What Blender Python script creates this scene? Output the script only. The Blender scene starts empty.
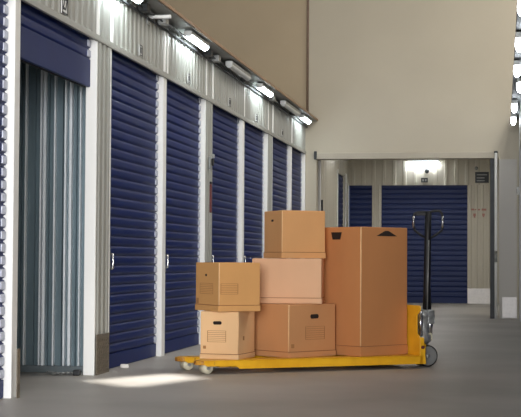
import bpy, bmesh, math, random
from mathutils import Vector, Matrix
random.seed(7)
S = bpy.context.scene
C = bpy.context.collection
PI = math.pi

# ------------------------------------------------------------------ materials
def lin(c):
    return tuple((v/255/12.92) if v/255 <= .04045 else ((v/255+.055)/1.055)**2.4 for v in c) + (1,)

def mat(name, rgb, rough=.6, metal=0., var=0., scale=6., rgb2=None, bump=0., bscale=40., spec=.5, stretch=(1, 1, 1), coord='Object'):
    m = bpy.data.materials.new(name); m.use_nodes = True
    nt = m.node_tree; b = nt.nodes['Principled BSDF']
    b.inputs['Roughness'].default_value = rough; b.inputs['Metallic'].default_value = metal
    b.inputs['Specular IOR Level'].default_value = spec
    c = lin(rgb); b.inputs['Base Color'].default_value = c
    tc = nt.nodes.new('ShaderNodeTexCoord'); mp = nt.nodes.new('ShaderNodeMapping')
    mp.inputs['Scale'].default_value = stretch
    nt.links.new(tc.outputs[coord], mp.inputs[0])
    n = nt.nodes.new('ShaderNodeTexNoise'); n.inputs['Scale'].default_value = scale; n.inputs['Detail'].default_value = 5
    nt.links.new(mp.outputs[0], n.inputs['Vector'])
    r = nt.nodes.new('ShaderNodeValToRGB')
    c2 = lin(rgb2) if rgb2 else tuple(v*(1-var) for v in c[:3]) + (1,)
    r.color_ramp.elements[0].color = c2; r.color_ramp.elements[0].position = .35
    r.color_ramp.elements[1].color = c; r.color_ramp.elements[1].position = .62
    nt.links.new(n.outputs['Fac'], r.inputs[0]); nt.links.new(r.outputs[0], b.inputs['Base Color'])
    if bump:
        n2 = nt.nodes.new('ShaderNodeTexNoise'); n2.inputs['Scale'].default_value = bscale; n2.inputs['Detail'].default_value = 3
        nt.links.new(mp.outputs[0], n2.inputs['Vector'])
        bp = nt.nodes.new('ShaderNodeBump'); bp.inputs['Strength'].default_value = bump; bp.inputs['Distance'].default_value = .01
        nt.links.new(n2.outputs['Fac'], bp.inputs['Height']); nt.links.new(bp.outputs[0], b.inputs['Normal'])
    return m

def emit(name, rgb, strength):
    m = bpy.data.materials.new(name); m.use_nodes = True
    b = m.node_tree.nodes['Principled BSDF']
    b.inputs['Base Color'].default_value = lin(rgb)
    b.inputs['Emission Color'].default_value = lin(rgb); b.inputs['Emission Strength'].default_value = strength
    return m

M = dict(
    blue=mat('roller_blue_paint', (0, 30, 94), .45, .0, .10, 3, bump=.04, bscale=25, spec=.14),
    bluefar=mat('roller_blue_paint_back', (0, 30, 86), .55, .0, .10, 3),
    farclad=mat('cream_cladding', (194, 188, 172), .6, 0, .08, 2, stretch=(1, 1, .3)),
    clad=mat('grey_cladding', (164, 164, 157), .5, .1, .08, 2, stretch=(1, 1, .3)),
    clip=mat('zinc_clips', (186, 190, 204), .4, .4, .2, 20),
    ribglint=mat('rib_highlight_white', (240, 246, 250), .4, .0, .1, 8, stretch=(1, 1, .3)),  # white for painted rib highlights on the partition
    post=mat('white_post_paint', (242, 242, 238), .4, 0, .05, 3, stretch=(1, 1, .4)),
    galv=mat('galvanised_sheet', (118, 136, 144), .36, .15, .2, 4, stretch=(1, 1, .25)),
    galvdark=mat('dark_galvanised_channel', (112, 122, 126), .5, .2, .2, 12),
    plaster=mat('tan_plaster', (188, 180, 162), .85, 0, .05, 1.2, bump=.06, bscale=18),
    plastershade=mat('brown_shaded_plaster', (180, 164, 138), .85, 0, .05, 1.2, bump=.06, bscale=18),  # browner copy of the plaster, light falloff to the left put into its colour
    white=mat('white_wall_paint', (206, 207, 206), .6, 0, .04, 1.5),
    lintel=mat('lintel_paint', (178, 170, 154), .65, 0, .06, 2.5),
    steelgrey=mat('grey_sheet_steel', (192, 188, 180), .6, .0, .06, 1.5),
    concrete=mat('concrete_floor', (170, 166, 161), .5, 0, 0, .9, rgb2=(154, 150, 145), bump=.05, bscale=30, spec=.4),
    dark=mat('dark_grey_metal', (52, 54, 56), .5, .3, .25, 10),
    darkroof=mat('roof_sheet', (150, 140, 122), .8, 0, .06, 1),
    timber=mat('orange_timber_edge', (160, 130, 100), .6, 0, .25, 9, stretch=(1, .2, 1)),
    pipe=mat('grey_pipe', (150, 152, 150), .4, .5, .2, 12),
    brownpipe=mat('brown_conduit', (128, 108, 92), .6, 0, .15, 10),
    tread=mat('brown_tread_plate', (126, 116, 100), .42, .3, .3, 30),
    whitetread=mat('white_tread_plate', (222, 218, 214), .4, .2, .08, 25),
    chrome=mat('chrome', (200, 200, 200), .2, .95, .1, 15),
    steel=mat('worn_steel', (176, 178, 176), .36, .55, .4, 25),
    black=mat('black_paint', (12, 13, 16), .55, 0, .2, 15),
    rubber=mat('black_rubber', (20, 20, 22), .7, 0, .2, 15),
    yellow=mat('yellow_paint', (242, 184, 38), .38, 0, 0, 7, rgb2=(228, 166, 30), bump=.03),
    yelworn=mat('worn_yellow_paint', (220, 160, 44), .5, 0, 0, 22, rgb2=(120, 66, 26)),
    cream=mat('cream_nylon', (214, 206, 180), .45, 0, .2, 20),
    tubeglow=emit('lamp_glow', (236, 250, 255), 26),
    tubeglow3=emit('lamp_glow_end_wall', (240, 248, 255), 45),
    tubeglow2=emit('lamp_glow_far', (240, 248, 255), 14),
    tubeoff=mat('frosted_lamp_cover', (206, 208, 206), .35, 0, .05, 10),
    ink=mat('black_ink', (22, 22, 24), .7), plate=mat('white_sign_plate', (232, 232, 230), .5),
    red=mat('dark_red_enamel', (98, 28, 28), .45, 0, .2, 14), redink=mat('faded_red_stencil', (172, 124, 112), .8, 0, .1, 60),
    hole=mat('hole_shadow_card', (34, 22, 15), .9), print=mat('brown_print', (164, 114, 68), .85),
    crease=mat('cardboard_crease', (150, 98, 58), .85), cornerglint=mat('kraft_corner_highlight', (232, 188, 138), .85, 0, .1, 20),  # the pale corner tone is a painted edge highlight
    paper=mat('white_paper', (226, 222, 214), .8),
)
def card(name, rgb):
    return mat(name, rgb, .82, 0, .07, 3, bump=.05, bscale=60, spec=.25, stretch=(1, 1, .5))
M['c_ul'] = card('cardboard_honey', (214, 160, 100)); M['c_ut'] = card('cardboard_tan', (214, 160, 106))
M['c_mm'] = card('cardboard_pink', (224, 178, 140)); M['c_ll'] = card('cardboard_pale', (232, 190, 142))
M['c_m'] = card('cardboard_brown', (202, 146, 98)); M['c_b'] = card('cardboard_russet', (196, 134, 84))

# ------------------------------------------------------------------ mesh helpers
class MB:
    def __init__(s): s.b = bmesh.new()
    def box(s, x0, x1, y0, y1, z0, z1, bev=0., mtx=None):
        t = bmesh.new()
        bmesh.ops.create_cube(t, size=1)
        for v in t.verts:
            v.co = Vector(((x0+x1)/2 + v.co.x*(x1-x0), (y0+y1)/2 + v.co.y*(y1-y0), (z0+z1)/2 + v.co.z*(z1-z0)))
        if bev: bmesh.ops.bevel(t, geom=t.edges[:], offset=bev, segments=2, affect='EDGES', profile=.5)
        s._add(t, mtx); return s
    def _add(s, t, mtx=None):
        if mtx: t.transform(mtx)
        me = bpy.data.meshes.new('tmp'); t.to_mesh(me); t.free(); s.b.from_mesh(me); bpy.data.meshes.remove(me)
    def tube(s, pts, r, seg=10, caps=True, smooth=True):
        pts = [Vector(p) for p in pts]; rings = []
        rs = r if isinstance(r, (list, tuple)) else [r]*len(pts)
        prev = None
        for i, p in enumerate(pts):
            d = ((pts[min(i+1, len(pts)-1)]-p).normalized() + (p-pts[max(i-1, 0)]).normalized())
            if d.length < 1e-6: d = pts[min(i+1, len(pts)-1)]-p
            d.normalize()
            a = prev if prev else (Vector((0, 0, 1)) if abs(d.z) < .9 else Vector((1, 0, 0)))
            n = (a - d*a.dot(d)).normalized(); prev = n; q = d.cross(n)
            rings.append([s.b.verts.new(p + rs[i]*(math.cos(2*PI*k/seg)*n + math.sin(2*PI*k/seg)*q)) for k in range(seg)])
        for a, b in zip(rings, rings[1:]):
            for k in range(seg):
                f = s.b.faces.new((a[k], a[(k+1) % seg], b[(k+1) % seg], b[k])); f.smooth = smooth
        if caps: s.b.faces.new(rings[0][::-1]); s.b.faces.new(rings[-1])
        return s
    def prism(s, poly, h, mtx=None, bev=0.):        # poly in xy, extruded 0..h in z
        t = bmesh.new()
        a = [t.verts.new((x, y, 0)) for x, y in poly]; b = [t.verts.new((x, y, h)) for x, y in poly]
        n = len(poly); t.faces.new(a[::-1]); t.faces.new(b)
        for i in range(n): t.faces.new((a[i], a[(i+1) % n], b[(i+1) % n], b[i]))
        bmesh.ops.recalc_face_normals(t, faces=t.faces)
        if bev: bmesh.ops.bevel(t, geom=t.edges[:], offset=bev, segments=2, affect='EDGES', profile=.5)
        s._add(t, mtx); return s
    def strip(s, prof, a, b, smooth=False):         # open profile (list of Vector) swept from offset a to offset b
        va = [s.b.verts.new(Vector(p)+Vector(a)) for p in prof]; vb = [s.b.verts.new(Vector(p)+Vector(b)) for p in prof]
        for i in range(len(prof)-1):
            f = s.b.faces.new((va[i], va[i+1], vb[i+1], vb[i])); f.smooth = smooth
        return s
    def lathe(s, prof, mtx, seg=28):                # (r, z) profile about z
        t = bmesh.new(); rings = []
        for r, z in prof: rings.append([t.verts.new((r*math.cos(2*PI*k/seg), r*math.sin(2*PI*k/seg), z)) for k in range(seg)])
        for a, b in zip(rings, rings[1:]):
            for k in range(seg):
                f = t.faces.new((a[k], a[(k+1) % seg], b[(k+1) % seg], b[k])); f.smooth = True
        t.faces.new(rings[0][::-1]); t.faces.new(rings[-1])
        bmesh.ops.recalc_face_normals(t, faces=t.faces)
        s._add(t, mtx); return s
    def build(s, name, m, parent=None, recalc=True):
        if recalc: bmesh.ops.recalc_face_normals(s.b, faces=s.b.faces)
        me = bpy.data.meshes.new(name); s.b.to_mesh(me); s.b.free()
        o = bpy.data.objects.new(name, me); me.materials.append(m); C.objects.link(o)
        if parent: o.parent = parent
        return o

def tag(o, label=None, cat=None, group=None, kind=None):
    if label: o['label'] = label
    if cat: o['category'] = cat
    if group: o['group'] = group
    if kind: o['kind'] = kind
    return o
def empty(name, loc=(0, 0, 0), rz=0.):
    o = bpy.data.objects.new(name, None); C.objects.link(o); o.location = loc; o.rotation_euler = (0, 0, rz); o.empty_display_size = .1
    return o
def struct(o): o['kind'] = 'structure'; return o
def copy_tree(o, parent=None):
    c = o.copy(); C.objects.link(c)
    if parent: c.parent = parent
    for ch in list(o.children): copy_tree(ch, c)
    return c
def text_mesh(name, body, size, m, parent, mtx):
    cu = bpy.data.curves.new('t', 'FONT'); cu.body = body; cu.size = size; cu.align_x = 'CENTER'; cu.align_y = 'CENTER'; cu.extrude = .0008
    cu.offset = size*.03
    t = bpy.data.objects.new('t', cu); C.objects.link(t); bpy.context.view_layer.update()
    me = bpy.data.meshes.new_from_object(t.evaluated_get(bpy.context.evaluated_depsgraph_get()))
    bpy.data.objects.remove(t); me.transform(mtx); me.materials.clear(); me.materials.append(m)
    o = bpy.data.objects.new(name, me); C.objects.link(o); o.parent = parent
    return o

# ------------------------------------------------------------------ the place (metres; x right, y down the aisle, z up)
XW = -2.834; RX = .236; YB = 20.93; HD = 2.36; HT = 2.86; ZR = 6.5; YR = 28.2

def corr_profile(y0, y1, pitch, depth, rib):
    p = []; y = y0
    while y < y1:
        for f, d in ((0, 0), (.5*(1-rib)-.08, 0), (.5*(1-rib), depth), (.5*(1+rib), depth), (.5*(1+rib)+.08, 0)):
            yy = y+f*pitch
            if yy <= y1: p.append((yy, d))
        y += pitch
    p.append((y1, 0)); return p
def corr_left(mb, y0, y1, z0, z1, x=XW, pitch=.13, depth=.012, rib=.25):
    pr = [Vector((x+d, y, 0)) for y, d in corr_profile(y0, y1, pitch, depth, rib)]
    mb.strip(pr, (0, 0, z0), (0, 0, z1))
def corr_front(mb, x0, x1, z0, z1, y, pitch=.13, depth=.012, rib=.25):
    pr = [Vector((xx, y-d, 0)) for xx, d in corr_profile(x0, x1, pitch, depth, rib)]
    mb.strip(pr, (0, 0, z0), (0, 0, z1))

# floor
struct(MB().box(-10, 4, -9, 29.5, -.2, 0).build('floor', M['concrete']))
# hall roof with a small skylight opening; the sun reaches the floor through it
sun_dir = Vector((-.62, .10, -1)).normalized()
patch = [(-2.74, 9.44), (-2.30, 8.98), (-2.02, 9.80), (-2.32, 10.25)]
k = ZR/-sun_dir.z
hole = [Vector((x-sun_dir.x*k, y-sun_dir.y*k, 0)) for x, y in patch]
outer = [Vector((-10, 11, 0)), Vector((-10, -9, 0)), Vector((4, -9, 0)), Vector((4, 22, 0))]
outer = [Vector((-10, 22, 0)), Vector((-10, -9, 0)), Vector((4, -9, 0)), Vector((4, 22, 0))]
mb = MB()
for z in (ZR, ZR+.06):
    oi = [mb.b.verts.new(p+Vector((0, 0, z))) for p in outer]; hi = [mb.b.verts.new(p+Vector((0, 0, z))) for p in hole]
    for i in range(4): mb.b.faces.new((oi[i], oi[(i+1) % 4], hi[(i+1) % 4], hi[i]))
struct(mb.build('ceiling', M['darkroof']))
# hall walls
struct(MB().box(-10, -2.80, YB, YB+.2, 2.9, ZR).build('wall_back_left', M['plastershade']))  # left section, its colour carries the dimmer light
mb = MB(); mb.box(-2.80, -2.668, YB, YB+.2, 0, ZR); mb.box(-10, -2.80, YB, YB+.2, 0, 2.9); mb.box(-2.668, -.05, YB, YB+.2, 2.375, ZR); mb.box(-.05, 4, YB, YB+.2, 0, ZR)
struct(mb.build('wall_back', M['plaster']))
struct(MB().box(-10.2, -10, -9, 22, 0, ZR).build('wall_outer_left', M['plaster']))
struct(MB().box(4, 4.2, -9, 22, 0, ZR).build('wall_outer_right', M['plaster']))
struct(MB().box(-2.668, -.05, YB-.025, YB+.2, 2.285, 2.375, .006).build('trim_1', M['lintel']))
# right row of units: plain white wall with a ledge near the top
added_rdoors = [(1.2+1.9*i, 2.85+1.9*i) for i in range(10)]  # unseen doors, added so that reflections and bounced light turn darker
mb = MB(); mb.box(RX, RX+.1, .5, YB, HD, 2.86); mb.box(RX+.12, RX+.16, .5, YB, 0, HD)
edges = [.5] + [v for d in added_rdoors for v in d] + [YB]
for a, b in zip(edges[::2], edges[1::2]): mb.box(RX, RX+.1, a, b, 0, HD)
struct(mb.build('wall_right', M['white']))
struct(MB().box(.118, RX+.1, .5, YB-.01, 2.835, 2.875, .004).build('trim_2', M['dark']))
struct(MB().box(.336, 4, .5, YB, 2.86, 2.94).build('ceiling_right', M['darkroof']))

# left row of units -------------------------------------------------
doors = [(6.50, 8.15), (8.245, 9.89), (10.28, 11.94), (12.06, 13.69), (14.04, 15.74), (15.86, 17.45), (17.85, 19.46), (19.55, 20.86)]
panels = [(5.0, 6.50), (9.915, 10.26), (13.715, 14.02), (17.475, 17.83)]
mb = MB()
corr_left(mb, 4.0, YB, HD, 2.84)
for a, b in panels: corr_left(mb, a, b, 0, HD, pitch=.115)
mb.box(XW-.04, XW-.004, 4.0, YB, HD+.03, 2.84)
for a, b in panels: mb.box(XW-.07, XW-.004, a, b, 0, HD+.06)
struct(mb.build('wall_left', M['clad'], recalc=False))
n = 3
# white jambs: slim posts between paired doors, flanges at the panel edges
jambs = [(8.15, 8.245), (11.94, 12.06), (15.74, 15.86), (19.46, 19.55), (20.86, YB-.005)]
flanges = [(6.47, 6.50), (9.89, 9.915), (10.255, 10.28), (13.69, 13.715), (14.015, 14.04), (17.45, 17.475), (17.825, 17.85)]
for a, b in jambs:
    mb = MB(); mb.box(XW-.075, XW+.004, a, b, 0, HD+.012, .004)
    struct(mb.build('trim_%d' % n, M['post'])); n += 1
for a, b in flanges:
    struct(MB().box(XW-.075, XW+.006, a, b, 0, HD+.012, .003).build('trim_%d' % n, M['post'])); n += 1
# thin cover strips carried on up to the ledge
for y in (9.90, 10.268, 11.95, 12.05, 13.70, 14.03, 15.80, 17.46, 17.84, 19.50):
    struct(MB().box(XW-.003, XW+.017, y-.018, y+.018, HD+.045, 2.836, .003).build('trim_%d' % n, M['post'])); n += 1
# head flashing over every pair of doors
struct(MB().box(XW-.005, XW+.016, 4.0, YB-.01, HD, HD+.045, .004).build('trim_%d' % n, M['clad'])); n += 1
# ledge above the doors, with a timber edge
struct(MB().box(-2.87, -2.66, 4.0, YB-.01, 2.838, 2.862, .003).build('trim_%d' % n, M['clad'])); n += 1
struct(MB().box(-2.659, -2.644, 4.0, YB-.01, 2.842, 2.870, .003).build('trim_%d' % n, M['timber'])); n += 1
struct(MB().box(-10, -2.88, 3.0, YB, 2.90, 2.98).build('ceiling_left', M['darkroof']))

def slat_profile(z0, z1, pitch, depth, x):
    depth *= .8
    p = []; z = z0
    while z < z1 - 1e-6:
        top = min(z+pitch, z1)
        for t in (0, .05, .12, .3, .5, .7, .88, .95):
            zz = z+t*pitch
            if zz >= top: break
            d = 0 if t in (0, .05, .95) else depth*(1-(2*(t-.5))**4*.45)
            p.append(Vector((x+d, 0, zz)))
        z = top
    p.append(Vector((x, 0, z1))); return p

def roller_door(idx, y0, y1, label, zb=.0, ztop=2.48, latch=True):
    root = empty('door_%d' % idx, (XW-.056, (y0+y1)/2, 0)); root['kind'] = 'structure'; root['label'] = label
    h = (y1-y0)/2; pitch = .0735
    zs = zb+.11 if zb == 0 else zb+.20
    mb = MB(); mb.strip(slat_profile(zs, ztop, pitch, .016, 0), (0, -h, 0), (0, h, 0), smooth=True)
    mb.build('slat_curtain', M['blue'], root, recalc=False)
    MB().box(-.012, .014, -h, h, zb+.004, zs, .004).build('bottom_rail', M['blue'], root)
    mb = MB(); z = zs
    while z < ztop-.03:                     # zinc end locks at the far edge of every slat
        mb.box(.004, .021, h-.08, h-.012, z+.012, z+pitch-.014, .004); z += pitch
    mb.build('end_lock_strip', M['clip'], root)
    MB().box(-.03, -.02, -h, h, zb, ztop).build('backing', M['ink'], root)
    if latch:
        b = MB().box(.012, .028, -h+.06, -h+.14, .73, .90, .004).build('latch', M['steel'], root)
        MB().tube([(.03, -h+.10, .86), (.055, -h+.10, .85), (.06, -h+.10, .80), (.055, -h+.10, .75), (.03, -h+.10, .74)], .009).build('latch_handle', M['chrome'], b)
    return root
names = ['blue roller door at the near left edge of the aisle', 'blue roller door rolled up, showing a grey corrugated partition',
         'closed blue roller door just past the open unit', 'closed blue roller door before the panel with the red strip',
         'closed blue roller door just past the red strip', 'closed blue roller door above the leftmost stacked boxes',
         'closed blue roller door second from the end of the aisle', 'closed blue roller door at the far end of the left row']
for i, (a, b) in enumerate(doors):
    if i == 1: roller_door(i+1, a, b, names[i], zb=2.03, latch=False)
    else: roller_door(i+1, a, b, names[i])

for i, (a, b) in enumerate(added_rdoors):  # right-hand doors out of view, added for their effect on reflections
    rt = empty('door_%d' % (i+12), (RX+.056, (a+b)/2, 0), PI); rt['kind'] = 'structure'
    MB().strip(slat_profile(.11, HD+.02, .0735, .016, 0), (0, -(b-a)/2, 0), (0, (b-a)/2, 0), smooth=True).build('slat_curtain', M['blue'], rt, recalc=False)
    MB().box(-.012, .014, -(b-a)/2, (b-a)/2, .004, .11, .004).build('bottom_rail', M['blue'], rt)
# inside of the open unit
mb = MB(); pr = []; x = -6.0
while x < -2.99:
    for f, d in ((0, 0), (.42, 0), (.46, .026), (.58, .026), (.62, .0)): pr.append(Vector((x+f*.104, 10.10-d, 0)))
    x += .104
mb.strip(pr, (0, 0, .05), (0, 0, 2.9))
mb.box(-6, -2.895, 10.102, 10.14, 0, 2.9)
struct(mb.build('wall_unit_partition', M['galv'], recalc=False))
struct(MB().box(-6, -2.91, 10.06, 10.10, 0, .05, .004).build('trim_%d' % n, M['galvdark'])); n += 1
for X0, W in ((-3.405, .012), (-3.291, .012), (-3.262, .022), (-3.187, .012), (-3.107, .014), (-3.068, .020), (-2.995, .010), (-2.921, .012)):  # white strips paint the bright highlights of the sheet's ribs
    mb = MB(); mb.box(X0-W/2, X0+W/2, 10.055, 10.099, .05, 2.9, .004)
    struct(mb.build('trim_%d' % n, M['ribglint'])); n += 1
struct(MB().box(-6, -2.93, 8.06, 8.10, 0, 2.9).build('wall_unit_near', M['galv']))
struct(MB().box(-6.1, -6, 8.06, 10.1, 0, 2.9).build('wall_unit_back', M['galv']))

# beyond the opening: the second aisle ------------------------------
mb = MB()
corr_left(mb, YB+.2, 26.36, 0, 2.99, x=-2.97, pitch=.3); corr_left(mb, 27.66, YR, 0, 2.99, x=-2.97, pitch=.3); corr_left(mb, 26.36, 27.66, 2.42, 2.99, x=-2.97, pitch=.3)
mb.box(-3.2, -2.975, YB+.2, 26.36, 0, 3); mb.box(-3.2, -2.975, 27.66, YR+.2, 0, 3); mb.box(-3.2, -2.975, 26.36, 27.66, 2.42, 3)
struct(mb.build('wall_second_left', M['farclad'], recalc=False))
mb = MB()
corr_front(mb, -2.97, .2, 2.28, 3.0, YR, pitch=.2)
corr_front(mb, -2.50, -2.32, 0, 2.28, YR, pitch=.09); corr_front(mb, -.66, .2, 0, 2.28, YR, pitch=.115)
mb.box(-3, .2, YR+.01, YR+.1, 2.28, 3); mb.box(-2.50, -2.32, YR+.01, YR+.1, 0, 2.28); mb.box(-.66, .2, YR+.01, YR+.1, 0, 2.28)
struct(mb.build('wall_second_back', M['farclad'], recalc=False))
struct(MB().box(.1, .2, YB+.2, YR, 0, 3).build('wall_second_right', M['farclad']))
struct(MB().box(-3.2, .2, YB+.2, YR+.2, 3.0, 3.1).build('ceiling_second', M['farclad']))
def front_door(idx, x0, x1, label, z1=2.30):
    root = empty('door_%d' % idx, ((x0+x1)/2, YR+.06, 0)); root['kind'] = 'structure'; root['label'] = label
    h = (x1-x0)/2
    pr = [Vector((0, -p.x, p.z)) for p in slat_profile(.11, z1, .1, .016, 0)]
    MB().strip(pr, (-h, 0, 0), (h, 0, 0), smooth=True).build('slat_curtain', M['bluefar'], root, recalc=False)
    MB().box(-h, h, -.014, .012, 0, .11, .004).build('bottom_rail', M['bluefar'], root)
front_door(9, -2.955, -2.50, 'narrow blue roller door on the end wall beyond the opening')
front_door(10, -2.32, -.66, 'wide blue roller door on the end wall behind the truck handle')
root = empty('door_11', (-3.02, 27.01, 0)); root['kind'] = 'structure'; root['label'] = 'dark blue side door seen edge on through the opening'
MB().strip(slat_profile(.1, 2.44, .1, .016, 0), (0, -.64, 0), (0, .64, 0), smooth=True).build('slat_curtain', M['bluefar'], root, recalc=False)
MB().box(-.012, .014, -.64, .64, 0, .1, .004).build('bottom_rail', M['bluefar'], root)
struct(MB().box(-2.97, -2.955, 26.30, 26.36, 0, 2.48, .005).build('trim_%d' % n, M['post'])); n += 1
struct(MB().box(-2.97, -2.955, 27.66, 27.78, 0, 2.48, .005).build('trim_%d' % n, M['post'])); n += 1
# jamb of the opening and the gate leaf folded back on the left
struct(MB().box(-.170, -.105, YB+.02, YB+.18, 0, 2.285, .004).build('trim_%d' % n, M['dark'])); n += 1
p = empty('gate_post', (-.088, YB-.05, 0))
tag(p, 'slim white gate post at the right edge of the opening', 'post')
MB().tube([(0, 0, 0), (0, 0, 2.365)], .020, 14).build('tube', M['post'], p)
MB().box(-.026, .026, -.02, .04, 2.355, 2.385, .006).build('top_bracket', M['dark'], p)
mb = MB(); mb.tube([(.0, -.03, .80), (.0, -.03, .96)], .022, 12); mb.build('hinge', M['steel'], p)
hg = MB().box(-2.70, -2.66, YB-.05, YB-.001, 2.28, 2.40, .006).build('hinge_mount', M['dark'])
tag(hg, 'small dark hinge bracket at the upper left corner of the opening', 'bracket')
g = empty('gate_leaf', (-2.66, YB+.24, 0), math.radians(97))
tag(g, 'grey steel gate leaf folded back against the wall beyond the opening', 'gate')
MB().box(0, 1.25, -.02, .02, .06, 2.27, .004).build('sheet', M['steelgrey'], g)
mb = MB()
for x0, x1, z0, z1 in ((0, .05, .04, 2.29), (1.2, 1.25, .04, 2.29), (0, 1.25, .04, .09), (0, 1.25, 2.24, 2.29)): mb.box(x0, x1, -.03, .03, z0, z1, .004)
mb.build('frame', M['steelgrey'], g)
MB().box(1.06, 1.14, -.06, -.03, 1.55, 1.75, .008).build('lock_case', M['dark'], g)

# steel sheet and white kick plate on the wall to the right of the opening
sh = MB().box(-.045, .206, YB-.012, YB-.001, 0, 2.27, .003).build('wall_cladding_sheet', M['steelgrey']); struct(sh)

def tread_plate(name, w, h, axis, m):
    mb = MB()
    mb.box(0, .006, 0, w, 0, h, .001) if axis == 'y' else mb.box(0, w, -.006, 0, 0, h, .001)
    st = .045; i = 0; z = .025
    while z < h-.02:
        y = .02 + (st/2 if i % 2 else 0)
        while y < w-.02:
            R = Matrix.Rotation(PI/4*(1 if i % 2 else -1), 4, 'X' if axis == 'y' else 'Y')
            T = Matrix.Translation((.007, y, z) if axis == 'y' else (y, -.007, z))
            if axis == 'y': mb.box(-.002, .002, -.012, .012, -.004, .004, .0, T @ R)
            else: mb.box(-.012, .012, -.002, .002, -.004, .004, .0, T @ R)
            y += st
        z += st*.6; i += 1
    return mb.build(name, m)
k1 = tread_plate('kick_plate', .335, .285, 'y', M['tread']); k1.location = (XW+.013, 9.902, .0)
tag(k1, 'brown tread kick plate at the foot of the panel beside the open unit', 'kick plate', 'tread kick plates')
k2 = tread_plate('kick_plate', .05, .29, 'y', M['tread']); k2.location = (XW+.029, 8.165, 0)
tag(k2, 'narrow brown kick strip at the foot of the nearest white post', 'kick plate', 'tread kick plates')
k3 = tread_plate('kick_plate', .30, .28, 'y', M['tread']); k3.location = (XW+.013, 13.70, 0)
tag(k3, 'brown tread kick plate behind the lowest left box', 'kick plate', 'tread kick plates')
bpy.data.objects.remove(k3)
k4 = tread_plate('kick_plate', .205, .29, 'x', M['whitetread']); k4.location = (.0, YB-.013, .015)
tag(k4, 'white tread kick plate on the wall right of the opening', 'kick plate', 'tread kick plates')
k5 = tread_plate('kick_plate', .46, .29, 'x', M['whitetread']); k5.location = (-.655, YR-.013, .0)
tag(k5, 'white kick plate on the far end wall beside the wide blue door', 'kick plate', 'tread kick plates')

# ------------------------------------------------------------------ lamps, pipes and fittings under the ledge
def wall_lamp(name, y0, y1, x, z, lit, label, group, side=1, rx=.034, rz=.036):
    r = empty(name, (x, (y0+y1)/2, z)); h = (y1-y0)/2
    tag(r, label, 'lamp', group)
    mb = MB(); mb.box(-.035, .035, -h, h, .012, .045, .006); mb.build('housing', M['pipe'], r)
    poly = [(rx*math.cos(PI+t*PI/14), rz*math.sin(PI+t*PI/14)) for t in range(28 if rz > .05 else 15)]
    mtx = Matrix.Translation((0, h-.01, .012 if rz < .05 else -.03)) @ Matrix.Rotation(PI/2, 4, 'X')
    MB().prism(poly, 2*h-.02, mtx).build('diffuser', lit if lit else M['tubeoff'], r)
    for s in (-1, 1):
        MB().box(-.036, .036, s*h-.010, s*h+.010, -.006, .046, .006).build('end_cap', M['tubeoff'], r)
    MB().box(-.014, .014, -.03, .03, .044, .061, .003).build('bracket', M['dark'], r)
    return r
G = 'strip lamps under the left ledge'
ZL = 2.775
for y0, y1, lit, lab in (
    (9.9, 10.62, 1, 'strip lamp under the left ledge at the very top of the photo'),
    (12.36, 13.12, 1, 'lit strip lamp under the ledge, above the fourth roller door'),
    (14.30, 15.40, 0, 'unlit strip lamp under the ledge, above the fifth roller door'),
    (16.18, 16.96, 1, 'lit strip lamp under the ledge, above the sixth roller door'),
    (17.95, 19.30, 0, 'unlit strip lamp under the ledge, second from the far end'),
    (19.72, 20.40, 1, 'lit strip lamp at the far end of the left ledge')):
    wall_lamp('wall_lamp', y0, y1, -2.715, ZL, M['tubeglow'] if lit else None, lab, G)
G = 'strip lamps along the right wall'
rl = [(11.05, 'topmost strip lamp along the right wall'), (12.95, 'second strip lamp from the top along the right wall'),
      (14.75, 'third strip lamp from the top along the right wall'), (16.15, 'strip lamp half cut by the right edge of the photo'),
      (18.35, 'next to lowest strip lamp along the right wall'), (20.05, 'lowest strip lamp along the right wall, nearest the far wall')]
for i, (y, lab) in enumerate(rl):
    wall_lamp('wall_lamp', y-.14, y+.14, .195 if i == 3 else .150, 2.775, M['tubeglow2'], lab, G, -1, .036, .062)
wall_lamp('wall_lamp', -.3, .3, 0, 0, M['tubeglow3'], 'bright lamp over the wide blue door on the end wall', 'lamps beyond the opening')
r = bpy.data.objects['wall_lamp.%03d' % 12]; r.location = (-1.51, YR-.075, 2.72); r.rotation_euler = (0, 0, PI/2)
wall_lamp('wall_lamp', 24.6, 25.6, -2.86, 2.86, M['tubeglow2'], 'lamp on the side wall beyond the opening, mostly behind the lintel', 'lamps beyond the opening')

def pipe_run(name, pts, r, m, label, cat, parts=None):
    o = MB().tube(pts, r, 10).build(name, m); tag(o, label, cat); return o
pipe_run('pipe', [(-2.800, 5, 2.805), (-2.800, YB-.02, 2.805)], .015, M['pipe'], 'grey pipe running the length of the wall under the left ledge', 'pipe')
pipe_run('pipe', [(-2.805, 5, 2.755), (-2.805, YB-.02, 2.755)], .010, M['dark'], 'thin dark cable run below the grey pipe under the left ledge', 'cable')
pipe_run('conduit', [(-2.80, YB-.025, 2.90), (-2.80, YB-.025, ZR-.02)], .017, M['brownpipe'], 'thin brown conduit running up the tall tan wall', 'conduit')
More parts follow.
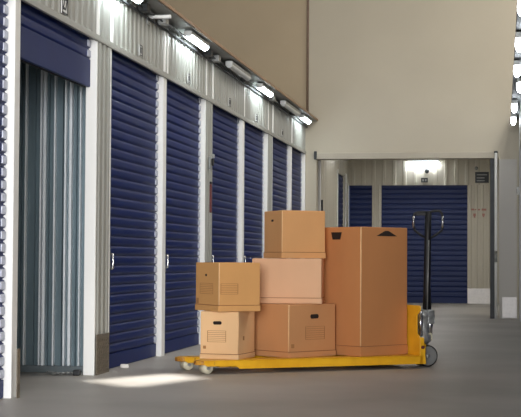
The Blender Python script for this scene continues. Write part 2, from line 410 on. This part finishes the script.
# cable tray with sagging cables (between lamps)
ca = []
y = 10.7
for i in range(46):
    ca.append((-2.768+.004*math.sin(i*1.7), 10.62+i*.22, 2.795-.022*abs(math.sin(i*.9))))
pipe_run('cable', ca, .007, M['dark'], 'black cable looping from lamp to lamp under the left ledge', 'cable')
br = empty('bracket_arm', (XW, 11.35, 2.775)); tag(br, 'pale bracket arm jutting from the wall under the ledge near the photo top', 'bracket')
MB().box(.012, .20, -.02, .02, -.015, .012, .004).build('arm', M['post'], br)
MB().box(.005, .02, -.04, .04, -.06, .03, .004).build('wall_plate', M['steel'], br)
for i, y in enumerate((11.0, 11.65, 13.5, 13.9, 15.5, 17.4, 19.2)):
    o = MB().box(-2.81, -2.73, y-.05, y+.05, 2.755, 2.82, .008).build('junction_box', M['steel'] if i % 2 else M['dark'])
    tag(o, ['small junction box under the ledge above the third roller door, nearer one', 'small junction box under the ledge just past the bracket arm',
            'small junction box at the far end of the lit lamp over the fourth door', 'small junction box just before the unlit lamp over the fifth door', 'small junction box between the lamps of the fifth and sixth doors',
            'small junction box past the lit lamp over the sixth door', 'small junction box near the far end of the left ledge'][i], 'junction box', 'junction boxes under the ledge')

# small things on the panels
hk = empty('wall_lock', (XW+.013, 13.86, 1.76)); tag(hk, 'small white and black latch fitting high on the panel before the fifth door', 'latch')
MB().box(0, .02, -.04, .04, -.06, .06, .006).build('plate', M['pipe'], hk)
MB().box(.03, .05, -.05, .0, -.03, .04, .006).build('knob', M['ink'], hk)
MB().box(.03, .04, .0, .07, .05, .09, .003).build('hook', M['steel'], hk)
rs = empty('red_wall_strip', (XW+.013, 13.90, 1.415)); tag(rs, 'narrow dark red strip fixed upright on the panel before the fifth door', 'strip')
MB().box(0, .018, -.022, .022, -.14, .14, .006).build('body', M['red'], rs)
MB().box(0, .018, -.02, .02, .14, .165, .004).build('top_clip', M['ink'], rs)
dv = empty('wall_switch', (RX, 20.4, 1.79)); tag(dv, 'small white switch box on the right wall edge', 'switch')
MB().box(-.032, 0, -.05, .05, -.05, .06, .006).build('box', M['white'], dv); MB().box(-.038, -.032, -.03, .03, -.03, .03, .002).build('button', M['dark'], dv)

# number plates over the doors
def number_plate(y, z, w, h, body, label):
    r = empty('number_sign', (XW+.014, y, z)); tag(r, label, 'sign', 'number plates over the left doors')
    MB().box(0, .006, -w/2, w/2, -h/2, h/2, .001).build('plate', M['plate'], r)
    mb = MB(); t = h*.09
    for a in ((-w/2, w/2, -h/2, -h/2+t), (-w/2, w/2, h/2-t, h/2), (-w/2, -w/2+t, -h/2, h/2), (w/2-t, w/2, -h/2, h/2)): mb.box(.006, .0085, *a)
    mb.build('border', M['ink'], r)
    mtx = Matrix.Translation((.0068, 0, 0)) @ Matrix(((0, 0, 1, 0), (1, 0, 0, 0), (0, 1, 0, 0), (0, 0, 0, 1)))
    if body: text_mesh('digits', body, h*.86, M['ink'], r, mtx)
    else:
        for s in (-1, 1):
            mb = MB(); t = w*.07
            mb.box(.006, .0085, s*w*.17-t, s*w*.17+t, -h*.28, h*.28)
            mb.box(.006, .0085, s*w*.17-t*1.6, s*w*.17+t*1.6, h*.2, h*.28)
            mb.build('digit', M['ink'], r)
number_plate(9.07, 2.475, .125, .125, '27', 'white plate numbered 27 over the open unit')
for y, lab in ((11.09, 'small number plate over the closed door past the open unit'), (12.88, 'small number plate over the fourth roller door'),
               (14.88, 'small number plate over the fifth roller door'), (16.57, 'small number plate over the sixth roller door'), (18.58, 'small number plate over the second last roller door')):
    number_plate(y, 2.465, .085, .085, None, lab)
r = empty('number_sign', (-1.485, YR-.014, 2.375)); tag(r, 'small dark number plate over the wide blue door on the end wall', 'sign')
MB().box(-.065, .065, -.006, 0, -.045, .045, .001).build('plate', M['dark'], r)
for x0 in (-.04, .012): MB().box(x0, x0+.028, -.008, -.005, -.02, .02).build('digit', M['pipe'], r)
o = MB().lathe([(.0, 0), (.045, 0), (.045, .03), (.02, .05), (0.001, .05)], Matrix.Translation((-1.437, YR-.013, 2.55)) @ Matrix.Rotation(PI/2, 4, 'X'), 16).build('wall_detector', M['dark'])
tag(o, 'round dark sensor on the end wall below the bright lamp', 'sensor')
r = empty('notice_sign', (-.383, YR-.014, 2.425)); tag(r, 'dark notice sign high on the end wall right of the wide blue door', 'sign')
MB().box(-.13, .13, -.008, 0, -.105, .105, .002).build('board', M['dark'], r)
mb = MB()
for z in (.05, -.01, -.065): MB().box(-.10, .10 - .05*(z < 0), -.0095, -.0075, z-.008, z+.008).build('lettering', M['pipe'], r)
o = MB().lathe([(0.001, 0), (.035, 0), (.035, .03), (0.001, .04)], Matrix.Translation((-.49, YR-.013, 2.60)) @ Matrix.Rotation(PI/2, 4, 'X'), 16).build('wall_detector', M['pipe'])
tag(o, 'small grey round sensor above the dark notice sign', 'sensor')
r = empty('stencil_sign', (-.44, YR-.0135, 1.74)); tag(r, 'faded red stencilled marks on the end wall right of the wide door', 'sign')
mb = MB()
for x0, x1, z0, z1 in ((-.15, -.09, .05, .085), (-.08, -.05, .055, .08), (-.02, .02, .05, .08), (.05, .14, .045, .085), (-.11, -.06, -.06, -.01), (-.10, -.07, -.09, -.06), (.06, .11, -.05, -.01), (.07, .10, -.08, -.05)):
    MB().box(x0, x1, -.002, 0, z0, z1).build('mark', M['redink'], r)
pb = MB().prism([(-.03, -.02), (.0, -.03), (.035, -.01), (.02, .025), (-.02, .03)], .028, None, .006).build('paper_scrap', M['paper'])
pb.location = (-2.80, 10.62, .001); tag(pb, 'crumpled white scrap of paper at the foot of the third door', 'paper')
ck = empty('lock_chain', (-2.92, 9.86, 0)); tag(ck, 'dark heap of chain on the floor of the open unit', 'chain')
mb = MB()
for i in range(9):
    a = i*.9; c = Vector((-.02-.028*i, .045*math.sin(a)+.03, .012)); q = []
    for t in range(9): q.append(c+Vector((.022*math.cos(t*PI/4+a), .014*math.sin(t*PI/4+a), .006*math.sin(t*PI/4))))
    mb.tube(q, .005, 6)
mb.build('links', M['steel'], ck)
MB().box(-.05, .0, -.02, .03, .0, .04, .008).build('padlock', M['dark'], ck)

# ------------------------------------------------------------------ pallet truck
A = math.radians(33)
T = empty('pallet_truck', (-1.55, 10.50, 0), A)
tag(T, 'yellow hand pallet truck with black handle carrying the cardboard boxes', 'pallet truck')
FB, FTOP = .034, .098
def fork(v0):
    w = .15; mb = MB()
    poly = [(-.66, .03), (-.62, 0), (1.15, 0), (1.15, w), (-.62, w), (-.66, w-.03)]
    mb.prism(poly, .012, Matrix.Translation((0, v0, FTOP-.012)), .003)
    for vv in (v0, v0+w-.010):          # side skirts, tapering to the tip, with a wheel cut-out
        pr = [(-.645, FTOP-.004), (-.645, FTOP-.03), (-.62, FTOP-.042), (-.40, FTOP-.042), (-.37, FB), (1.14, FB), (1.14, FTOP-.004)]
        mb.prism([(x, -z) for x, z in pr], .010, Matrix.Translation((0, vv+.010, 0)) @ Matrix.Rotation(PI/2, 4, 'X') @ Matrix.Scale(-1, 4, (0, 1, 0)))
    f = mb.build('fork', M['yellow'], T)
    t = MB(); t.prism([(-.69, .05), (-.66, .016), (-.56, -.002), (-.56, w+.002), (-.66, w-.016), (-.69, w-.05)], .03, Matrix.Translation((0, v0, FTOP-.033)), .006)
    t.build('worn_tip', M['yelworn'], f)['label'] = 'scuffed brown and yellow fork tip'
    wl = MB().lathe([(.006, -.045), (.036, -.045), (.040, -.040), (.040, .040), (.036, .045), (.006, .045)], Matrix.Translation((-.605, v0+w/2, .0405)) @ Matrix.Rotation(PI/2, 4, 'X'), 24)
    wl.build('load_wheel', M['cream'], f)['label'] = 'cream load wheel'
    MB().tube([(-.605, v0+.008, .0405), (-.605, v0+w-.008, .0405)], .011, 10).build('axle', M['steel'], f)
    MB().box(-.52, -.42, v0+.03, v0+w-.03, .045, .075, .005).build('wheel_bracket', M['yelworn'], f)
fork(0.0); fork(.39)
# tower behind the load
UP, VP = 1.285, .20
mb = MB()
mb.prism([(0, -.034), (0, -.235), (.05, -.262), (.05, -.405), (.0, -.435), (.0, -.46), (.015, -.478), (.51, -.478), (.54, -.44), (.54, -.034)], .010, Matrix.Translation((1.113, 0, 0)) @ Matrix(((0, 0, 1, 0), (1, 0, 0, 0), (0, -1, 0, 0), (0, 0, 0, 1))), .003)
for vv in (0, .528):
    mb.prism([(1.118, -.034), (1.118, -.235), (1.146, -.235), (1.158, -.12), (1.166, -.034)], .012,
             Matrix.Translation((0, vv+.012, 0)) @ Matrix.Rotation(PI/2, 4, 'X') @ Matrix.Scale(-1, 4, (0, 1, 0)))
tw = mb.build('tower_frame', M['yellow'], T)
MB().lathe([(0.001, 0), (.013, 0), (.013, .008), (0.001, .012)], Matrix.Translation((1.135, -.001, .16)) @ Matrix.Rotation(PI/2, 4, 'X'), 12).build('bolt', M['red'], tw)
MB().box(1.120, 1.24, VP-.08, VP+.08, .10, .18, .01).build('rear_beam', M['yellow'], T)
# pump and steering head
UP, VP = 1.285, .20
pm = MB().lathe([(.001, .185), (.05, .185), (.066, .20), (.066, .245), (.052, .255), (.052, .38), (.06, .39), (.06, .425), (.03, .44), (.001, .44)], Matrix.Translation((UP-.05, VP-.03, 0)), 24).build('pump_body', M['steel'], T)
pm['label'] = 'steel hydraulic pump'
MB().tube([(UP-.095, VP-.075, .24), (UP-.095, VP-.075, .43)], .018, 12).build('lift_cylinder', M['chrome'], pm)
MB().tube([(UP-.0, VP-.05, .24), (UP+.005, VP-.055, .40)], .020, 12).build('side_cylinder', M['chrome'], pm)
MB().box(UP-.11, UP+.03, VP-.085, VP+.085, .37, .405, .01).build('rocker', M['steel'], pm)
for s in (-1, 1):
    MB().box(UP-.035, UP+.025, VP+s*.075-.012, VP+s*.075+.012, .33, .44, .008).build('cheek', M['steel'], pm)
MB().box(UP-.08, UP+.01, VP-.08, VP-.05, .20, .26, .01).build('release_valve', M['cream'], pm)
wa = math.radians(-8)
for s in (-1, 1):
    mt = Matrix.Translation((UP-.022, VP, .0845)) @ Matrix.Rotation(wa, 4, 'Z') @ Matrix.Translation((0, s*.055, 0)) @ Matrix.Rotation(PI/2, 4, 'X')
    w_ = MB().lathe([(.054, -.024), (.074, -.026), (.084, -.018), (.084, .018), (.074, .026), (.054, .024)], mt, 32)
    wo = w_.build('steer_wheel', M['rubber'], T)
    MB().lathe([(.012, -.02), (.054, -.018), (.060, -.0235), (.060, .0235), (.054, .018), (.012, .02)], mt, 28).build('rim', M['black'], wo)
    mb = MB().lathe([(.068, -.0270), (.0735, -.0272), (.0735, .0272), (.068, .0270)], mt, 32); mb.build('edge_ring', M['pipe'], wo)
    MB().lathe([(.001, -.032), (.016, -.032), (.018, -.026), (.018, .026), (.016, .032), (.001, .032)], mt, 16).build('hub', M['steel'], wo)
MB().box(UP-.045, UP+.005, VP-.028, VP+.028, .07, .20, .008).build('wheel_fork', M['steel'], T)
# drawbar: stem leaning slightly, and a closed loop grip; it is turned to face along the aisle
hd = empty('drawbar', (UP, VP, 0), -A+math.radians(8)); hd.parent = T
LX = .012
def zx(z): return LX*(z-.40)/.8
MB().tube([(zx(.40)+.004, 0, .40), (zx(.62), 0, .62), (zx(1.0), 0, 1.0), (zx(1.20), 0, 1.20)], [.036, .028, .026, .026], 14).build('stem', M['black'], hd)
MB().tube([(.002, -.038, .42), (zx(.98)+.006, -.031, .98)], .0045, 8).build('control_rod', M['pipe'], hd)
mb = MB(); c0 = zx(1.2)
mb.tube([(c0, 0, .985), (c0-.06, 0, 1.02), (c0-.105, 0, 1.055), (c0-.112, 0, 1.09), (c0-.112, 0, 1.16), (c0-.108, 0, 1.185), (c0-.085, 0, 1.195), (c0, 0, 1.197),
         (c0+.05, 0, 1.207), (c0+.09, 0, 1.207), (c0+.108, 0, 1.185), (c0+.112, 0, 1.16), (c0+.112, 0, 1.09), (c0+.105, 0, 1.055), (c0+.06, 0, 1.02), (c0, 0, .985)], .0095, 8)
mb.build('loop_handle', M['black'], hd)
for s in (-1, 1): MB().tube([(c0+s*.113, -.004, 1.075), (c0+s*.113, -.004, 1.165)], .0105, 10).build('grip', M['chrome'], hd)
MB().box(c0-.095, c0-.01, -.014, .014, 1.17, 1.19, .004).build('release_lever', M['black'], hd)

# ------------------------------------------------------------------ boxes
def carton(c, ang, R, L, z, h, m, label, tray=.035, holes=(), prints=(), tri=False, marks=()):
    o = empty('cardboard_box', (c[0], c[1], z), math.radians(ang)); tag(o, label, 'box', 'cardboard boxes on the pallet truck')
    e = .004
    MB().box(e, R-e, e, L-e, tray-.002, h, .006).build('body', m, o)
    t = MB(); t.box(0, R, 0, L, 0, tray, .004); t.build('lid_tray', m, o)
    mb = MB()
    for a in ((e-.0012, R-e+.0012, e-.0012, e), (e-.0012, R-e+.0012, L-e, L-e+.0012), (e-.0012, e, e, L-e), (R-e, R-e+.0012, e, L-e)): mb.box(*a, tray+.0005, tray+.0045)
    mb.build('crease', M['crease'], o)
    MB().tube([(e+.0035, e+.0035, tray+.004), (e+.0035, e+.0035, h-.004)], .0048, 10).build('corner_highlight', M['cornerglint'], o)  # light catching the rounded front corner, painted as a pale strip
    MB().box(e+.001, R-e-.001, L/2-.03, L/2+.03, h, h+.0012).build('tape', M['print'], o)
    # faces: 'R' lies along local x (normal -y), 'L' lies along local y (normal -x)
    def put(face, a0, a1, z0, z1, th, name, mm, par=o):
        mb = MB()
        if face == 'R': mb.box(a0, a1, e-th, e+.0005, z0, z1)
        else: mb.box(e-th, e+.0005, L-a1, L-a0, z0, z1)
        return mb.build(name, mm, par)
    def poly(face, pts, name, mm):
        mb = MB()
        if face == 'R': mtx = Matrix(((1, 0, 0, 0), (0, 0, -1, e+.0005), (0, 1, 0, 0), (0, 0, 0, 1)))
        else:
            mtx = Matrix(((0, 0, -1, e+.0005), (-1, 0, 0, L), (0, 1, 0, 0), (0, 0, 0, 1)))
        mb.prism(pts, .0022, mtx); return mb.build(name, mm, o)
    for face, a, zz, w, hh, shape in holes:
        if shape == 'trap': pts = [(a-w/2, zz+hh/2), (a-w*.36, zz-hh/2), (a+w*.36, zz-hh/2), (a+w/2, zz+hh/2)]
        elif shape == 'tri': pts = [(a-w/2, zz-hh/2), (a+w/2, zz-hh/2), (a+.02, zz+hh/2), (a-.02, zz+hh/2)]
        else:
            pts = []
            for k in range(16):
                t = 2*PI*k/16; sx = (w/2-hh/2)*(1 if math.cos(t) >= 0 else -1)
                pts.append((a+sx+hh/2*math.cos(t), zz+hh/2*math.sin(t)))
        poly(face, pts, 'hand_hole', M['hole'])
    for face, a0, a1, z0, z1 in prints:
        mb = MB(); nl = 6; e2 = .0012
        def ln(p0, p1, q0, q1):
            if face == 'R': mb.box(p0, p1, e-e2, e+.0005, q0, q1)
            else: mb.box(e-e2, e+.0005, L-p1, L-p0, q0, q1)
        for i in range(nl+1):
            q = z0+(z1-z0)*i/nl; ln(a0, a1, q-.0013, q+.0013)
        ln(a0-.002, a0+.002, z0, z1); ln(a1-.002, a1+.002, z0, z1)
        mb.build('printed_form', M['print'], o)
    for face, a, zz, s in marks: put(face, a-s/2, a+s/2, zz-s/2, zz+s/2, .0012, 'printed_mark', M['print'])
    return o
# L faces measure from their far (left) end
carton((-1.868, 10.279), 81, .373, .300, .099, .345, M['c_ll'], 'pale box at bottom left with an oval hand hole and printed form',
       holes=[('L', .135, .262, .066, .026, 'oval')], prints=[('L', .06, .20, .125, .205)], marks=[('L', .037, .085, .022), ('R', .12, .15, .03)])
carton((-1.546, 10.556), 51, .488, .43, .099, .392, M['c_m'], 'brown box at bottom middle with a wide printed form and slot hole',
       tray=.04, holes=[('R', .265, .30, .085, .034, 'oval')], prints=[('R', .175, .37, .13, .225)], marks=[('R', .045, .085, .03)])
carton((-1.044, 10.842), 51, .520, .44, .099, .972, M['c_b'], 'tall russet wardrobe box with a black triangle and hand hole near its top',
       tray=.072, holes=[('L', .175, .905, .115, .056, 'trap'), ('R', .285, .925, .225, .04, 'tri')])
carton((-2.002, 10.2), 36, .338, .415, .4455, .352, M['c_ul'], 'honey coloured box on top of the pale box at the left',
       tray=.042, holes=[('L', .19, .26, .030, .017, 'oval')], prints=[('L', .085, .31, .125, .20), ('R', .02, .155, .125, .20)], marks=[('L', .04, .07, .04)])
carton((-1.854, 10.735), 3, .527, .29, .4925, .337, M['c_mm'], 'plain pinkish box in the middle of the stack, under the topmost box', tray=.04)
carton((-1.627, 10.72), 30, .360, .385, .8320, .359, M['c_ut'], 'topmost tan box of the middle stack', tray=.042, holes=[('L', .185, .285, .045, .017, 'oval')], marks=[])

# ------------------------------------------------------------------ light
def area(name, loc, rot, sx, sy, power, col=(1, 1, 1)):
    l = bpy.data.lights.new(name, 'AREA'); l.shape = 'RECTANGLE'; l.size = sx; l.size_y = sy; l.energy = power; l.color = col
    o = bpy.data.objects.new(name, l); C.objects.link(o); o.location = loc; o.rotation_euler = rot; return o
area('roof_fill_light', (1.8, 14.5, ZR-.05), (0, 0, 0), 2.6, 10, 360, (1, .97, .92))  # added overhead fill, mainly for the back wall; no roof opening here
area('rear_key_light', (.4, -8.6, 2.6), (math.radians(90), 0, 0), 6.6, 4.8, 2600, (.98, .98, 1))  # added key light behind the camera; no gate is built there
sl = bpy.data.lights.new('sun', 'SUN'); sl.energy = 9; sl.angle = math.radians(1.6); sl.color = (1, .96, .88)
so = bpy.data.objects.new('sun', sl); C.objects.link(so); so.rotation_euler = sun_dir.to_track_quat('-Z', 'Y').to_euler()
area('second_aisle_fill', (-1.3, 24.6, 2.97), (0, 0, 0), 1.2, 4, 34, (1, .96, .9))  # added fill under the closed ceiling to brighten the second aisle
w = bpy.data.worlds.new('World'); S.world = w; w.use_nodes = True
w.node_tree.nodes['Background'].inputs[0].default_value = (.75, .86, 1, 1); w.node_tree.nodes['Background'].inputs[1].default_value = .5

# ------------------------------------------------------------------ camera
yaw, pitch, roll = [math.radians(v) for v in (-9.46863307, 2.01858488, 0.32344237)]
fw = Vector((math.sin(yaw)*math.cos(pitch), math.cos(yaw)*math.cos(pitch), math.sin(pitch)))
r0 = Vector((math.cos(yaw), -math.sin(yaw), 0)); u0 = r0.cross(fw)
rr = math.cos(roll)*r0+math.sin(roll)*u0; uu = -math.sin(roll)*r0+math.cos(roll)*u0
cd = bpy.data.cameras.new('camera'); cam = bpy.data.objects.new('camera', cd); C.objects.link(cam)
cam.matrix_world = Matrix((( rr.x, uu.x, -fw.x, 0), (rr.y, uu.y, -fw.y, 0), (rr.z, uu.z, -fw.z, .82), (0, 0, 0, 1)))
cd.sensor_width = 36; cd.lens = 1450/521*36; cd.clip_start = .05; cd.clip_end = 200
S.camera = cam
S.view_settings.view_transform = 'Standard'; S.view_settings.look = 'None'; S.view_settings.gamma = 1
S.view_settings.use_curve_mapping = False; S.view_settings.exposure = 0.22
